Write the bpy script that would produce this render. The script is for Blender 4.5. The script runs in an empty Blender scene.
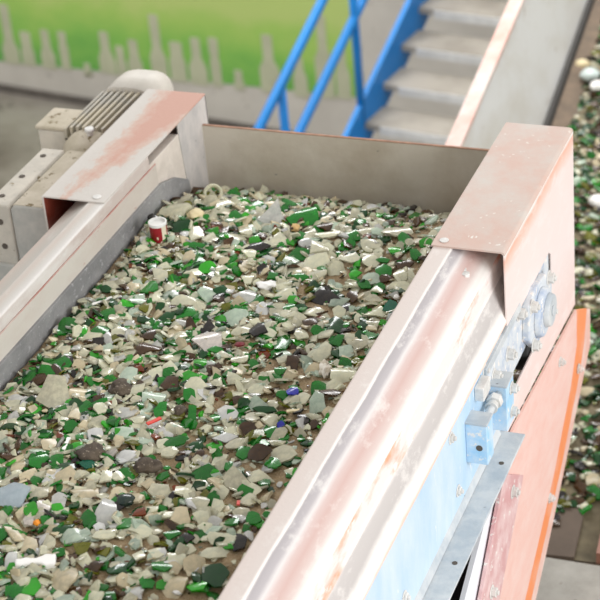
import bpy, bmesh, math, random
from mathutils import Vector, Matrix
from mathutils import noise as mnoise

SC = bpy.context.scene
COL = SC.collection
UP = 4.2            # the conveyor's cover tops stand this far above the hall floor
FZ = -4.2           # hall floor in the working frame (everything is lifted by UP at the end)

def lin(r, g, b):
    f = lambda c: (c / 255 / 12.92) if c / 255 <= 0.04045 else ((c / 255 + 0.055) / 1.055) ** 2.4
    return (f(r), f(g), f(b), 1.0)

# ------------------------------------------------------------------ materials
def new_mat(name):
    m = bpy.data.materials.new(name); m.use_nodes = True
    nt = m.node_tree; b = nt.nodes['Principled BSDF']
    return m, nt, b

def tex_noise(nt, scale, detail=4, rough=0.6, stretch=None, off=(0, 0, 0)):
    tc = nt.nodes.new('ShaderNodeTexCoord'); mp = nt.nodes.new('ShaderNodeMapping')
    nt.links.new(tc.outputs['Object'], mp.inputs['Vector'])
    mp.inputs['Scale'].default_value = stretch or (1, 1, 1)
    mp.inputs['Location'].default_value = off
    n = nt.nodes.new('ShaderNodeTexNoise')
    n.inputs['Scale'].default_value = scale; n.inputs['Detail'].default_value = detail
    n.inputs['Roughness'].default_value = rough
    nt.links.new(mp.outputs['Vector'], n.inputs['Vector'])
    return n.outputs['Fac']

def ramp(nt, fac, stops, interp='LINEAR'):
    r = nt.nodes.new('ShaderNodeValToRGB'); r.color_ramp.interpolation = interp
    e = r.color_ramp.elements
    while len(e) < len(stops): e.new(0.5)
    for k, (p, c) in enumerate(stops):
        e[k].position = p; e[k].color = c
    nt.links.new(fac, r.inputs['Fac'])
    return r.outputs['Color']

def mixc(nt, fac, a, b, mode='MIX'):
    m = nt.nodes.new('ShaderNodeMix'); m.data_type = 'RGBA'; m.blend_type = mode
    for sock, v in ((m.inputs[0], fac), (m.inputs[6], a), (m.inputs[7], b)):
        if hasattr(v, 'links'): nt.links.new(v, sock)
        else: sock.default_value = v
    return m.outputs[2]

def math_n(nt, op, a, b=0.0):
    m = nt.nodes.new('ShaderNodeMath'); m.operation = op
    for s, v in ((m.inputs[0], a), (m.inputs[1], b)):
        if hasattr(v, 'links'): nt.links.new(v, s)
        else: s.default_value = v
    return m.outputs[0]

def bump(nt, b, h, strength=0.3, dist=0.004):
    n = nt.nodes.new('ShaderNodeBump'); n.inputs['Strength'].default_value = strength
    n.inputs['Distance'].default_value = dist
    nt.links.new(h, n.inputs['Height']); nt.links.new(n.outputs['Normal'], b.inputs['Normal'])

def patchy(name, c1, c2, scale=8, lo=0.42, hi=0.58, stretch=None, c3=None, s3=40, t3=0.66, rough=0.6, metal=0.0, bmp=0.25, fine=90):
    """two-tone worn surface: paint c1, dust or wear c2 in patches, specks c3"""
    m, nt, b = new_mat(name)
    f = ramp(nt, tex_noise(nt, scale, 6, 0.65, stretch), [(lo, (0, 0, 0, 1)), (hi, (1, 1, 1, 1))])
    c = mixc(nt, f, c1, c2)
    if c3:
        g = ramp(nt, tex_noise(nt, s3, 3, 0.6, stretch, (3, 1, 2)), [(t3, (0, 0, 0, 1)), (t3 + 0.05, (1, 1, 1, 1))])
        c = mixc(nt, g, c, c3)
    nt.links.new(c, b.inputs['Base Color'])
    b.inputs['Roughness'].default_value = rough; b.inputs['Metallic'].default_value = metal
    if bmp: bump(nt, b, tex_noise(nt, fine, 4, 0.7), bmp)
    return m

def plain(name, c, rough=0.5, metal=0.0, vary=0.12, scale=14):
    m, nt, b = new_mat(name)
    d = tuple(x * (1 - vary) for x in c[:3]) + (1,)
    e = tuple(min(1, x * (1 + vary)) for x in c[:3]) + (1,)
    nt.links.new(ramp(nt, tex_noise(nt, scale, 4), [(0.3, d), (0.7, e)]), b.inputs['Base Color'])
    b.inputs['Roughness'].default_value = rough; b.inputs['Metallic'].default_value = metal
    return m

def banded(name, axis, x0, x1, stops, wob=0.02, rough=0.6, wscale=9, stretch=(1, .5, 1), dust=None, dlo=0.5, dhi=0.62):
    """bands of paint, dust and bare wear lying along a rail, read across it in real metres"""
    m, nt, b = new_mat(name)
    tc = nt.nodes.new('ShaderNodeTexCoord'); sp = nt.nodes.new('ShaderNodeSeparateXYZ')
    nt.links.new(tc.outputs['Object'], sp.inputs[0])
    t = math_n(nt, 'DIVIDE', math_n(nt, 'SUBTRACT', sp.outputs[axis], x0), x1 - x0)
    n = math_n(nt, 'MULTIPLY', math_n(nt, 'SUBTRACT', tex_noise(nt, wscale, 6, 0.7, stretch), 0.5), wob * 2)
    c = ramp(nt, math_n(nt, 'ADD', t, n), [((p - x0) / (x1 - x0), k) for p, k in stops])
    if dust:
        f = ramp(nt, tex_noise(nt, 26, 6, 0.75, (1, .45, 1), (5, 2, 1)), [(dlo, (0, 0, 0, 1)), (dhi, (1, 1, 1, 1))])
        c = mixc(nt, math_n(nt, 'MULTIPLY', f, 0.55), c, dust)
    nt.links.new(c, b.inputs['Base Color']); b.inputs['Roughness'].default_value = rough
    bump(nt, b, tex_noise(nt, 120, 4, 0.7), 0.2, 0.003)
    return m

def glass_mat(name, c, trans=0.5, rough=0.22, dust=0.35, dustc=None, ior=1.45, vary=0.25):
    """broken bottle glass with a film of dust"""
    m, nt, b = new_mat(name)
    oi = nt.nodes.new('ShaderNodeObjectInfo')
    gi = nt.nodes.new('ShaderNodeNewGeometry')
    r = math_n(nt, 'FRACT', math_n(nt, 'ADD', oi.outputs['Random'], gi.outputs['Random Per Island']))
    d = tuple(x * (1 - vary) for x in c[:3]) + (1,)
    e = tuple(min(1, x * (1 + vary)) for x in c[:3]) + (1,)
    cc = ramp(nt, r, [(0.0, d), (1.0, e)])
    dm = ramp(nt, tex_noise(nt, 60, 4, 0.7), [(0.42, (0, 0, 0, 1)), (0.62, (1, 1, 1, 1))])
    f = math_n(nt, 'MULTIPLY', dm, dust)
    nt.links.new(mixc(nt, f, cc, dustc or DUSTC), b.inputs['Base Color'])
    nt.links.new(math_n(nt, 'MULTIPLY', math_n(nt, 'SUBTRACT', 1.0, f), trans), b.inputs['Transmission Weight'])
    b.inputs['Roughness'].default_value = rough; b.inputs['IOR'].default_value = ior
    return m

DUSTC = lin(188, 172, 142)
WHT = lin(236, 231, 226); PINK = lin(231, 190, 176); SALM = lin(228, 160, 138); ORNG = lin(240, 140, 96); GREY = lin(196, 188, 184)
M = {}
M['cover_top_r'] = patchy('dusty salmon sheet', lin(206, 176, 163), lin(204, 196, 188), 6, .40, .64, (1, .8, 1), lin(226, 218, 210), 60, .66, .62)
M['cover_side_r'] = banded('salmon sheet under pale dust', 'Z', -.50, .01, [(-.50, lin(232, 204, 196)), (-.25, lin(232, 218, 214)), (-.06, lin(232, 215, 209)), (-.03, lin(234, 194, 178)), (-.016, lin(232, 178, 156)), (-.006, WHT), (.01, WHT)], .03, .62, 6, (1, .6, .6), lin(238, 224, 220))
def left_cover():
    # cement dust lies over the salmon paint; a swept band along the inner far half shows the paint
    m, nt, b = new_mat('left cover salmon sheet under cement dust')
    tc = nt.nodes.new('ShaderNodeTexCoord'); sp = nt.nodes.new('ShaderNodeSeparateXYZ')
    nt.links.new(tc.outputs['Object'], sp.inputs[0])
    a = math_n(nt, 'MULTIPLY', math_n(nt, 'ABSOLUTE', math_n(nt, 'ADD', math_n(nt, 'SUBTRACT', sp.outputs['X'], math_n(nt, 'MULTIPLY', sp.outputs['Y'], .12)), .882)), 8.0)
    e = math_n(nt, 'MULTIPLY', math_n(nt, 'SUBTRACT', .50, sp.outputs['Y']), 1.15)
    n = math_n(nt, 'MULTIPLY', math_n(nt, 'SUBTRACT', tex_noise(nt, 20, 10, .8, (1.3, .6, 1)), .5), 1.25)
    f = math_n(nt, 'ADD', math_n(nt, 'ADD', a, e), n)
    c = ramp(nt, f, [(.28, lin(196, 152, 136)), (.52, lin(200, 174, 160)), (.66, lin(200, 194, 187)), (1, lin(204, 198, 191))])
    nt.links.new(c, b.inputs['Base Color']); b.inputs['Roughness'].default_value = .65
    bump(nt, b, tex_noise(nt, 90, 4, .7), .25)
    return m
M['cover_l'] = left_cover()
M['cover_in'] = patchy('worn grey inner sheet', lin(186, 182, 180), lin(206, 200, 196), 18, .4, .6, (1, 1, .5), lin(120, 118, 118), 60, .70, .5)
M['red_inside'] = patchy('dark red oxide inside', lin(128, 52, 34), lin(160, 112, 104), 8, .5, .75, None, None, rough=.7)
M['rail_r'] = banded('right rail paint and dust bands', 'X', -.002, .16,
    [(-.002, lin(214, 200, 193)), (.038, lin(216, 205, 199)), (.0425, WHT), (.0445, lin(172, 166, 168)), (.056, lin(182, 176, 178)), (.063, lin(224, 218, 216)), (.071, lin(210, 188, 183)), (.082, lin(204, 174, 167)), (.098, lin(214, 196, 190)),
     (.108, WHT), (.1195, WHT), (.1235, lin(232, 224, 220)), (.128, lin(194, 188, 185)), (.140, lin(188, 182, 179)), (.146, WHT), (.1535, WHT), (.156, lin(236, 200, 184)), (.16, lin(234, 170, 146))], .035, .6, 8, (1, .35, 1), WHT, .54, .68)
M['worn_orange'] = patchy('bare orange primer at the worn bend', lin(234, 226, 222), lin(236, 164, 132), 11, .50, .62, (1, .30, 1), WHT, 40, .56, .6)
M['rail_l'] = banded('left rail paint and dust bands', 'X', -.93, -.772,
    [(-.93, lin(206, 184, 172)), (-.84, lin(194, 187, 179)), (-.822, lin(196, 191, 184)), (-.808, lin(196, 184, 174)), (-.795, lin(200, 195, 188)), (-.788, lin(208, 203, 198)), (-.7795, lin(222, 218, 214)), (-.7775, lin(198, 184, 177)), (-.774, lin(205, 197, 190)), (-.772, lin(205, 197, 190))], .03, .6, 8, (1, .35, 1), lin(214, 208, 202), .55, .68)
M['groove'] = patchy('red primer line', lin(190, 132, 122), lin(214, 196, 188), 14, .4, .6, (1, .3, 1))
M['skirt'] = patchy('scuffed dark skirt', lin(128, 128, 129), lin(156, 155, 155), 14, .4, .62, (1, .4, .6), lin(172, 172, 174), 150, .62, .6, bmp=.5)
M['end_plate'] = patchy('stained bare steel', lin(206, 198, 184), lin(186, 175, 158), 5, .4, .65, None, lin(110, 106, 102), 26, .70, .5)
M['rust'] = plain('rusty sheet edge', lin(170, 132, 110), .8, 0, .25, 50)
M['blue'] = patchy('pale blue paint under dust', lin(172, 204, 230), lin(210, 224, 235), 7, .34, .66, (1, .8, .3), lin(222, 230, 236), 50, .66, .55)
M['blue_deep'] = patchy('clean pale blue paint', lin(158, 206, 238), lin(212, 226, 238), 16, .38, .62, None, WHT, 60, .62, .5)
M['greyplate'] = patchy('grey galvanised plate under dust', lin(182, 190, 196), lin(212, 214, 214), 14, .38, .62, None, lin(120, 122, 124), 80, .70, .5)
M['bluegrey'] = patchy('blue grey dusty bearing plate', lin(164, 180, 204), lin(212, 217, 222), 18, .34, .52, None, WHT, 60, .58, .55)
M['bolt'] = patchy('whitened bolt', lin(228, 226, 222), lin(206, 204, 200), 40, .4, .6, rough=.5)
M['hole'] = plain('shadowed bolt hole', lin(92, 84, 76), .9)
M['guard'] = banded('salmon guard plate', 'X', 0, 1, [(0, lin(232, 188, 176)), (1, lin(232, 188, 176))], .01, .6, 7, (1, .5, .5), lin(236, 212, 204), .36, .66)
M['guard_edge'] = patchy('orange worn fold', lin(240, 146, 92), lin(236, 176, 150), 16, .52, .78, (1, .5, .5), rough=.55)
M['guard_lip'] = patchy('salmon fold lip', lin(230, 184, 170), lin(234, 204, 194), 12, .4, .6, rough=.55)
M['bracket'] = patchy('mauve pink bracket', lin(208, 160, 160), lin(230, 206, 204), 12, .42, .66, None, WHT, 60, .62, .55)
M['white_paint'] = plain('white painted strip', lin(236, 238, 244), .5, 0, .04)  # one even bluish white
M['dark_liner'] = plain('dark liner', lin(44, 46, 50), .7)  # near-black tone standing in for the shade under the conveyor
M['belt'] = plain('black rubber belt', lin(40, 40, 40), .7)
M['motor'] = patchy('motor grey under pale dust', lin(190, 184, 172), lin(212, 204, 190), 10, .4, .6, None, lin(140, 124, 92), 40, .66, .6)
M['motor_dusty'] = patchy('gearbox top under tan dust', lin(178, 168, 146), lin(202, 192, 174), 12, .35, .62, None, lin(120, 104, 72), 34, .60, .75)
M['motor_grey'] = patchy('gearbox side grey', lin(172, 172, 166), lin(196, 192, 184), 10, .4, .6, None, None, rough=.6)
M['fin'] = patchy('cooling fin grey', lin(172, 168, 158), lin(190, 180, 158), 14, .4, .6, rough=.6)
M['motor_core'] = plain('motor body between the fins', lin(96, 88, 76), .7)  # darker than the fins: shade of the gaps put into the colour
M['cowl'] = patchy('fan cowl off white', lin(196, 190, 180), lin(210, 204, 194), 8, .4, .6, rough=.5)
M['steel_leg'] = plain('grey painted support steel', lin(150, 152, 154), .5)
# setting
M['floor'] = patchy('dusty concrete floor', lin(112, 104, 96), lin(146, 140, 132), 1.3, .4, .62, None, lin(80, 74, 68), 5, .62, .8, bmp=0)
M['wall'] = patchy('grey concrete wall', lin(188, 183, 174), lin(202, 197, 188), 2, .35, .65, None, lin(166, 160, 152), 9, .64, .9, bmp=0)
M['dirt_line'] = plain('dirty foot of wall', lin(92, 86, 80), .9, 0, .25, 6)  # dark band along the foot of the wall
def mural_mat():
    m, nt, b = new_mat('painted green meadow')
    tc = nt.nodes.new('ShaderNodeTexCoord'); sp = nt.nodes.new('ShaderNodeSeparateXYZ')
    nt.links.new(tc.outputs['Object'], sp.inputs[0])
    n = math_n(nt, 'MULTIPLY', math_n(nt, 'SUBTRACT', tex_noise(nt, 1.6, 4, .6, (1, 1, 1.6)), .5), .9)
    t = math_n(nt, 'ADD', math_n(nt, 'DIVIDE', sp.outputs['Z'], 1.0), n)
    c = ramp(nt, t, [(.05, lin(84, 150, 72)), (.30, lin(100, 166, 76)), (.55, lin(132, 186, 84)), (.8, lin(160, 196, 96)), (1, lin(180, 200, 116))])
    nt.links.new(c, b.inputs['Base Color']); b.inputs['Roughness'].default_value = .8
    return m
M['mural'] = mural_mat()
M['bottle_paint'] = plain('grey beige bottle paint', lin(182, 184, 156), .8, 0, .10, 5)
M['stair_blue'] = plain('blue stair paint', lin(10, 128, 208), .4, 0, .10, 3)
M['tread'] = patchy('dusty grey stair tread', lin(150, 143, 132), lin(170, 163, 152), 4, .4, .62, rough=.7, bmp=0)
M['nosing'] = plain('pale worn stair nosing', lin(206, 206, 204), .5)  # brightness seen through the open gaps, put into a pale strip
M['chute_wall'] = patchy('whitish dusty chute wall', lin(204, 204, 202), lin(190, 186, 178), 4, .42, .66, (1, .4, 1), lin(176, 168, 158), 10, .66, .55, bmp=0)
M['chute_rim'] = patchy('salmon rim of the lower conveyor', lin(214, 164, 150), lin(214, 204, 198), 5, .40, .64, (1, .6, 1), rough=.6, bmp=0)
M['brown_strip'] = patchy('brown dusty skirt', lin(134, 116, 98), lin(112, 98, 84), 8, .4, .6, rough=.85, bmp=0)
M['slab'] = patchy('pale grey concrete slab', lin(176, 172, 164), lin(158, 154, 146), 6, .4, .6, None, lin(128, 122, 112), 24, .66, .9)
M['pale_blue_sheet'] = plain('pale blue sheet steel', lin(176, 196, 222), .5)
# heap
def fines():
    m, nt, b = new_mat('sandy glass fines')
    c = ramp(nt, tex_noise(nt, 38, 8, .75), [(.25, lin(104, 80, 54)), (.45, lin(154, 126, 90)), (.6, lin(178, 150, 112)), (.75, lin(204, 182, 146))])
    g = ramp(nt, tex_noise(nt, 330, 3, .6), [(.40, (0, 0, 0, 1)), (.62, (1, 1, 1, 1))])
    nt.links.new(mixc(nt, math_n(nt, 'MULTIPLY', g, .5), c, lin(200, 184, 156)), b.inputs['Base Color'])
    b.inputs['Roughness'].default_value = .8
    bump(nt, b, tex_noise(nt, 260, 6, .75), .9, .006)
    return m
M['fines'] = fines()
GM = {
 'C': glass_mat('clear glass, dusty', lin(236, 231, 204), .46, .15, .42, lin(216, 207, 174)),
 'E': glass_mat('clear glass, tan dust', lin(220, 207, 174), .36, .26, .60, lin(204, 187, 152)),
 'W': glass_mat('clear glass, whitish', lin(238, 238, 230), .50, .14, .30, lin(214, 210, 198)),
 'L': glass_mat('clear glass, pinkish', lin(224, 216, 208), .55, .20, .40, lin(212, 200, 184)),
 'A': glass_mat('pale aqua glass', lin(208, 226, 206), .52, .14, .30, lin(200, 204, 180)),
 'G': glass_mat('green bottle glass', lin(30, 140, 38), .50, .14, .12, lin(90, 130, 70)),
 'B': glass_mat('bright green glass', lin(60, 188, 40), .50, .12, .08, lin(110, 160, 70)),
 'D': glass_mat('dark green glass', lin(12, 78, 26), .45, .14, .10, lin(60, 90, 50)),
 'T': glass_mat('teal green glass', lin(18, 112, 84), .50, .14, .10, lin(90, 130, 110)),
 'O': glass_mat('olive glass', lin(120, 122, 22), .50, .20, .22, lin(140, 126, 76)),
 'N': glass_mat('brown glass', lin(84, 56, 28), .50, .18, .20, lin(120, 96, 68)),
 'R': glass_mat('red brown glass', lin(146, 66, 26), .50, .18, .15, lin(150, 100, 66)),
 'K': glass_mat('near black glass', lin(36, 32, 32), .20, .16, .16, lin(104, 94, 82)),
 'U': glass_mat('cobalt blue glass', lin(34, 44, 176), .35, .2, .08),
 'X': glass_mat('pale blue bright glass', lin(206, 222, 232), .45, .10, .15, lin(226, 230, 232)),
}
M['lump'] = patchy('dark gritty lump', lin(72, 62, 54), lin(98, 86, 72), 30, .4, .6, None, lin(160, 148, 130), 160, .62, .8, bmp=.8)
M['cream'] = plain('cream stone', lin(224, 208, 166), .6)
M['orange_stone'] = plain('orange cream chip', lin(218, 180, 124), .6)
M['china'] = plain('white china', lin(244, 242, 238), .35, 0, .04)
M['plaster'] = patchy('crumbly white plaster', lin(232, 226, 214), lin(196, 184, 164), 60, .45, .6, rough=.9, bmp=.8)
M['can_red'] = patchy('red can print', lin(164, 32, 44), lin(146, 26, 38), 20, .4, .6, rough=.4)
M['can_white'] = plain('cream can print', lin(232, 222, 198), .4)
M['can_rim'] = plain('pale can rim', lin(226, 226, 222), .35)
M['red_plastic'] = plain('red plastic', lin(224, 70, 56), .4)
M['orange_plastic'] = plain('orange plastic', lin(244, 150, 40), .4)
M['maroon'] = plain('maroon plastic', lin(124, 44, 52), .4)

# ------------------------------------------------------------------ mesh helpers
def link(o, parent=None):
    COL.objects.link(o)
    if parent is not None:
        o.parent = parent; o.matrix_parent_inverse = Matrix.Translation(Vector(parent.matrix_world.translation)).inverted()
    return o

def obj(name, bm, mats, parent=None, smooth=False, bevel=0.0, seg=2):
    me = bpy.data.meshes.new(name)
    bmesh.ops.recalc_face_normals(bm, faces=bm.faces)
    bm.to_mesh(me); bm.free()
    for m in (mats if isinstance(mats, (list, tuple)) else [mats]): me.materials.append(m)
    o = bpy.data.objects.new(name, me); link(o, None)
    if parent is not None: attach(o, parent)
    if smooth:
        for p in me.polygons: p.use_smooth = True
    if bevel:
        b = o.modifiers.new('edge', 'BEVEL'); b.width = bevel; b.segments = seg; b.limit_method = 'ANGLE'; b.angle_limit = math.radians(35)
    return o

BASES = {}
def base_of(p):
    return BASES.get(p.name, Vector((0, 0, 0)))
def attach(o, p):
    # children are modelled in hall coordinates; undo the parent's own place
    o.parent = p
    o.matrix_parent_inverse = Matrix.Translation(base_of(p)).inverted()
    BASES[o.name] = Vector((0, 0, 0))

def tag(o, label=None, cat=None, group=None, kind=None):
    if label: o['label'] = label
    if cat: o['category'] = cat
    if group: o['group'] = group
    if kind: o['kind'] = kind
    return o

def thing(name, loc, label, cat, group=None):
    o = bpy.data.objects.new(name, None); COL.objects.link(o); o.location = loc; o.empty_display_size = .05
    BASES[o.name] = Vector(loc)
    return tag(o, label, cat, group)

def box(bm, x0, x1, y0, y1, z0, z1, mi=0):
    v = [bm.verts.new((x, y, z)) for x in (x0, x1) for y in (y0, y1) for z in (z0, z1)]
    for f in ((0, 1, 3, 2), (4, 6, 7, 5), (0, 4, 5, 1), (2, 3, 7, 6), (0, 2, 6, 4), (1, 5, 7, 3)):
        bm.faces.new([v[i] for i in f]).material_index = mi
    return v

def prism(bm, pts, lo, hi, axis='Y', mi=0):
    """polygon swept along an axis; pts are (x,z) for Y, (y,z) for X, (x,y) for Z"""
    def at(p, t):
        return {'Y': (p[0], t, p[1]), 'X': (t, p[0], p[1]), 'Z': (p[0], p[1], t)}[axis]
    a = [bm.verts.new(at(p, lo)) for p in pts]; b = [bm.verts.new(at(p, hi)) for p in pts]
    n = len(pts); out = []
    for i in range(n):
        out.append(bm.faces.new((a[i], a[(i + 1) % n], b[(i + 1) % n], b[i])))
    out.append(bm.faces.new(a)); out.append(bm.faces.new(b[::-1]))
    for f in out: f.material_index = mi
    return out

def cyl(bm, p0, p1, r0, r1=None, n=20, mi=0, rot=0.0):
    p0, p1 = Vector(p0), Vector(p1); r1 = r0 if r1 is None else r1
    d = (p1 - p0).normalized(); u = d.orthogonal().normalized(); w = d.cross(u)
    A, B = [], []
    for k in range(n):
        t = 2 * math.pi * k / n + rot; e = u * math.cos(t) + w * math.sin(t)
        A.append(bm.verts.new(p0 + e * r0)); B.append(bm.verts.new(p1 + e * r1))
    for k in range(n):
        f = bm.faces.new((A[k], A[(k + 1) % n], B[(k + 1) % n], B[k])); f.material_index = mi; f.smooth = n > 8
    bm.faces.new(A[::-1]).material_index = mi; bm.faces.new(B).material_index = mi

def BM(): return bmesh.new()

def hexbolt(parent, p, r=.011, h=.010, axis=(1, 0, 0), m=None):
    bm = BM(); p = Vector(p); a = Vector(axis)
    cyl(bm, p, p + a * .002, r * 1.35, n=16); cyl(bm, p + a * .002, p + a * h, r, n=6, rot=.4)
    cyl(bm, p + a * h, p + a * (h + .005), r * .5, n=10)
    return obj('bolt', bm, m or M['bolt'], parent, bevel=.001)

CAMP = Vector((1.1235, -3.30738, 1.97178))
CAMR = Matrix([[0.932867, 0.112947, -0.342055], [0.350308, -0.50568, 0.788399], [-0.083923, -0.855296, -0.511298]])

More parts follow.
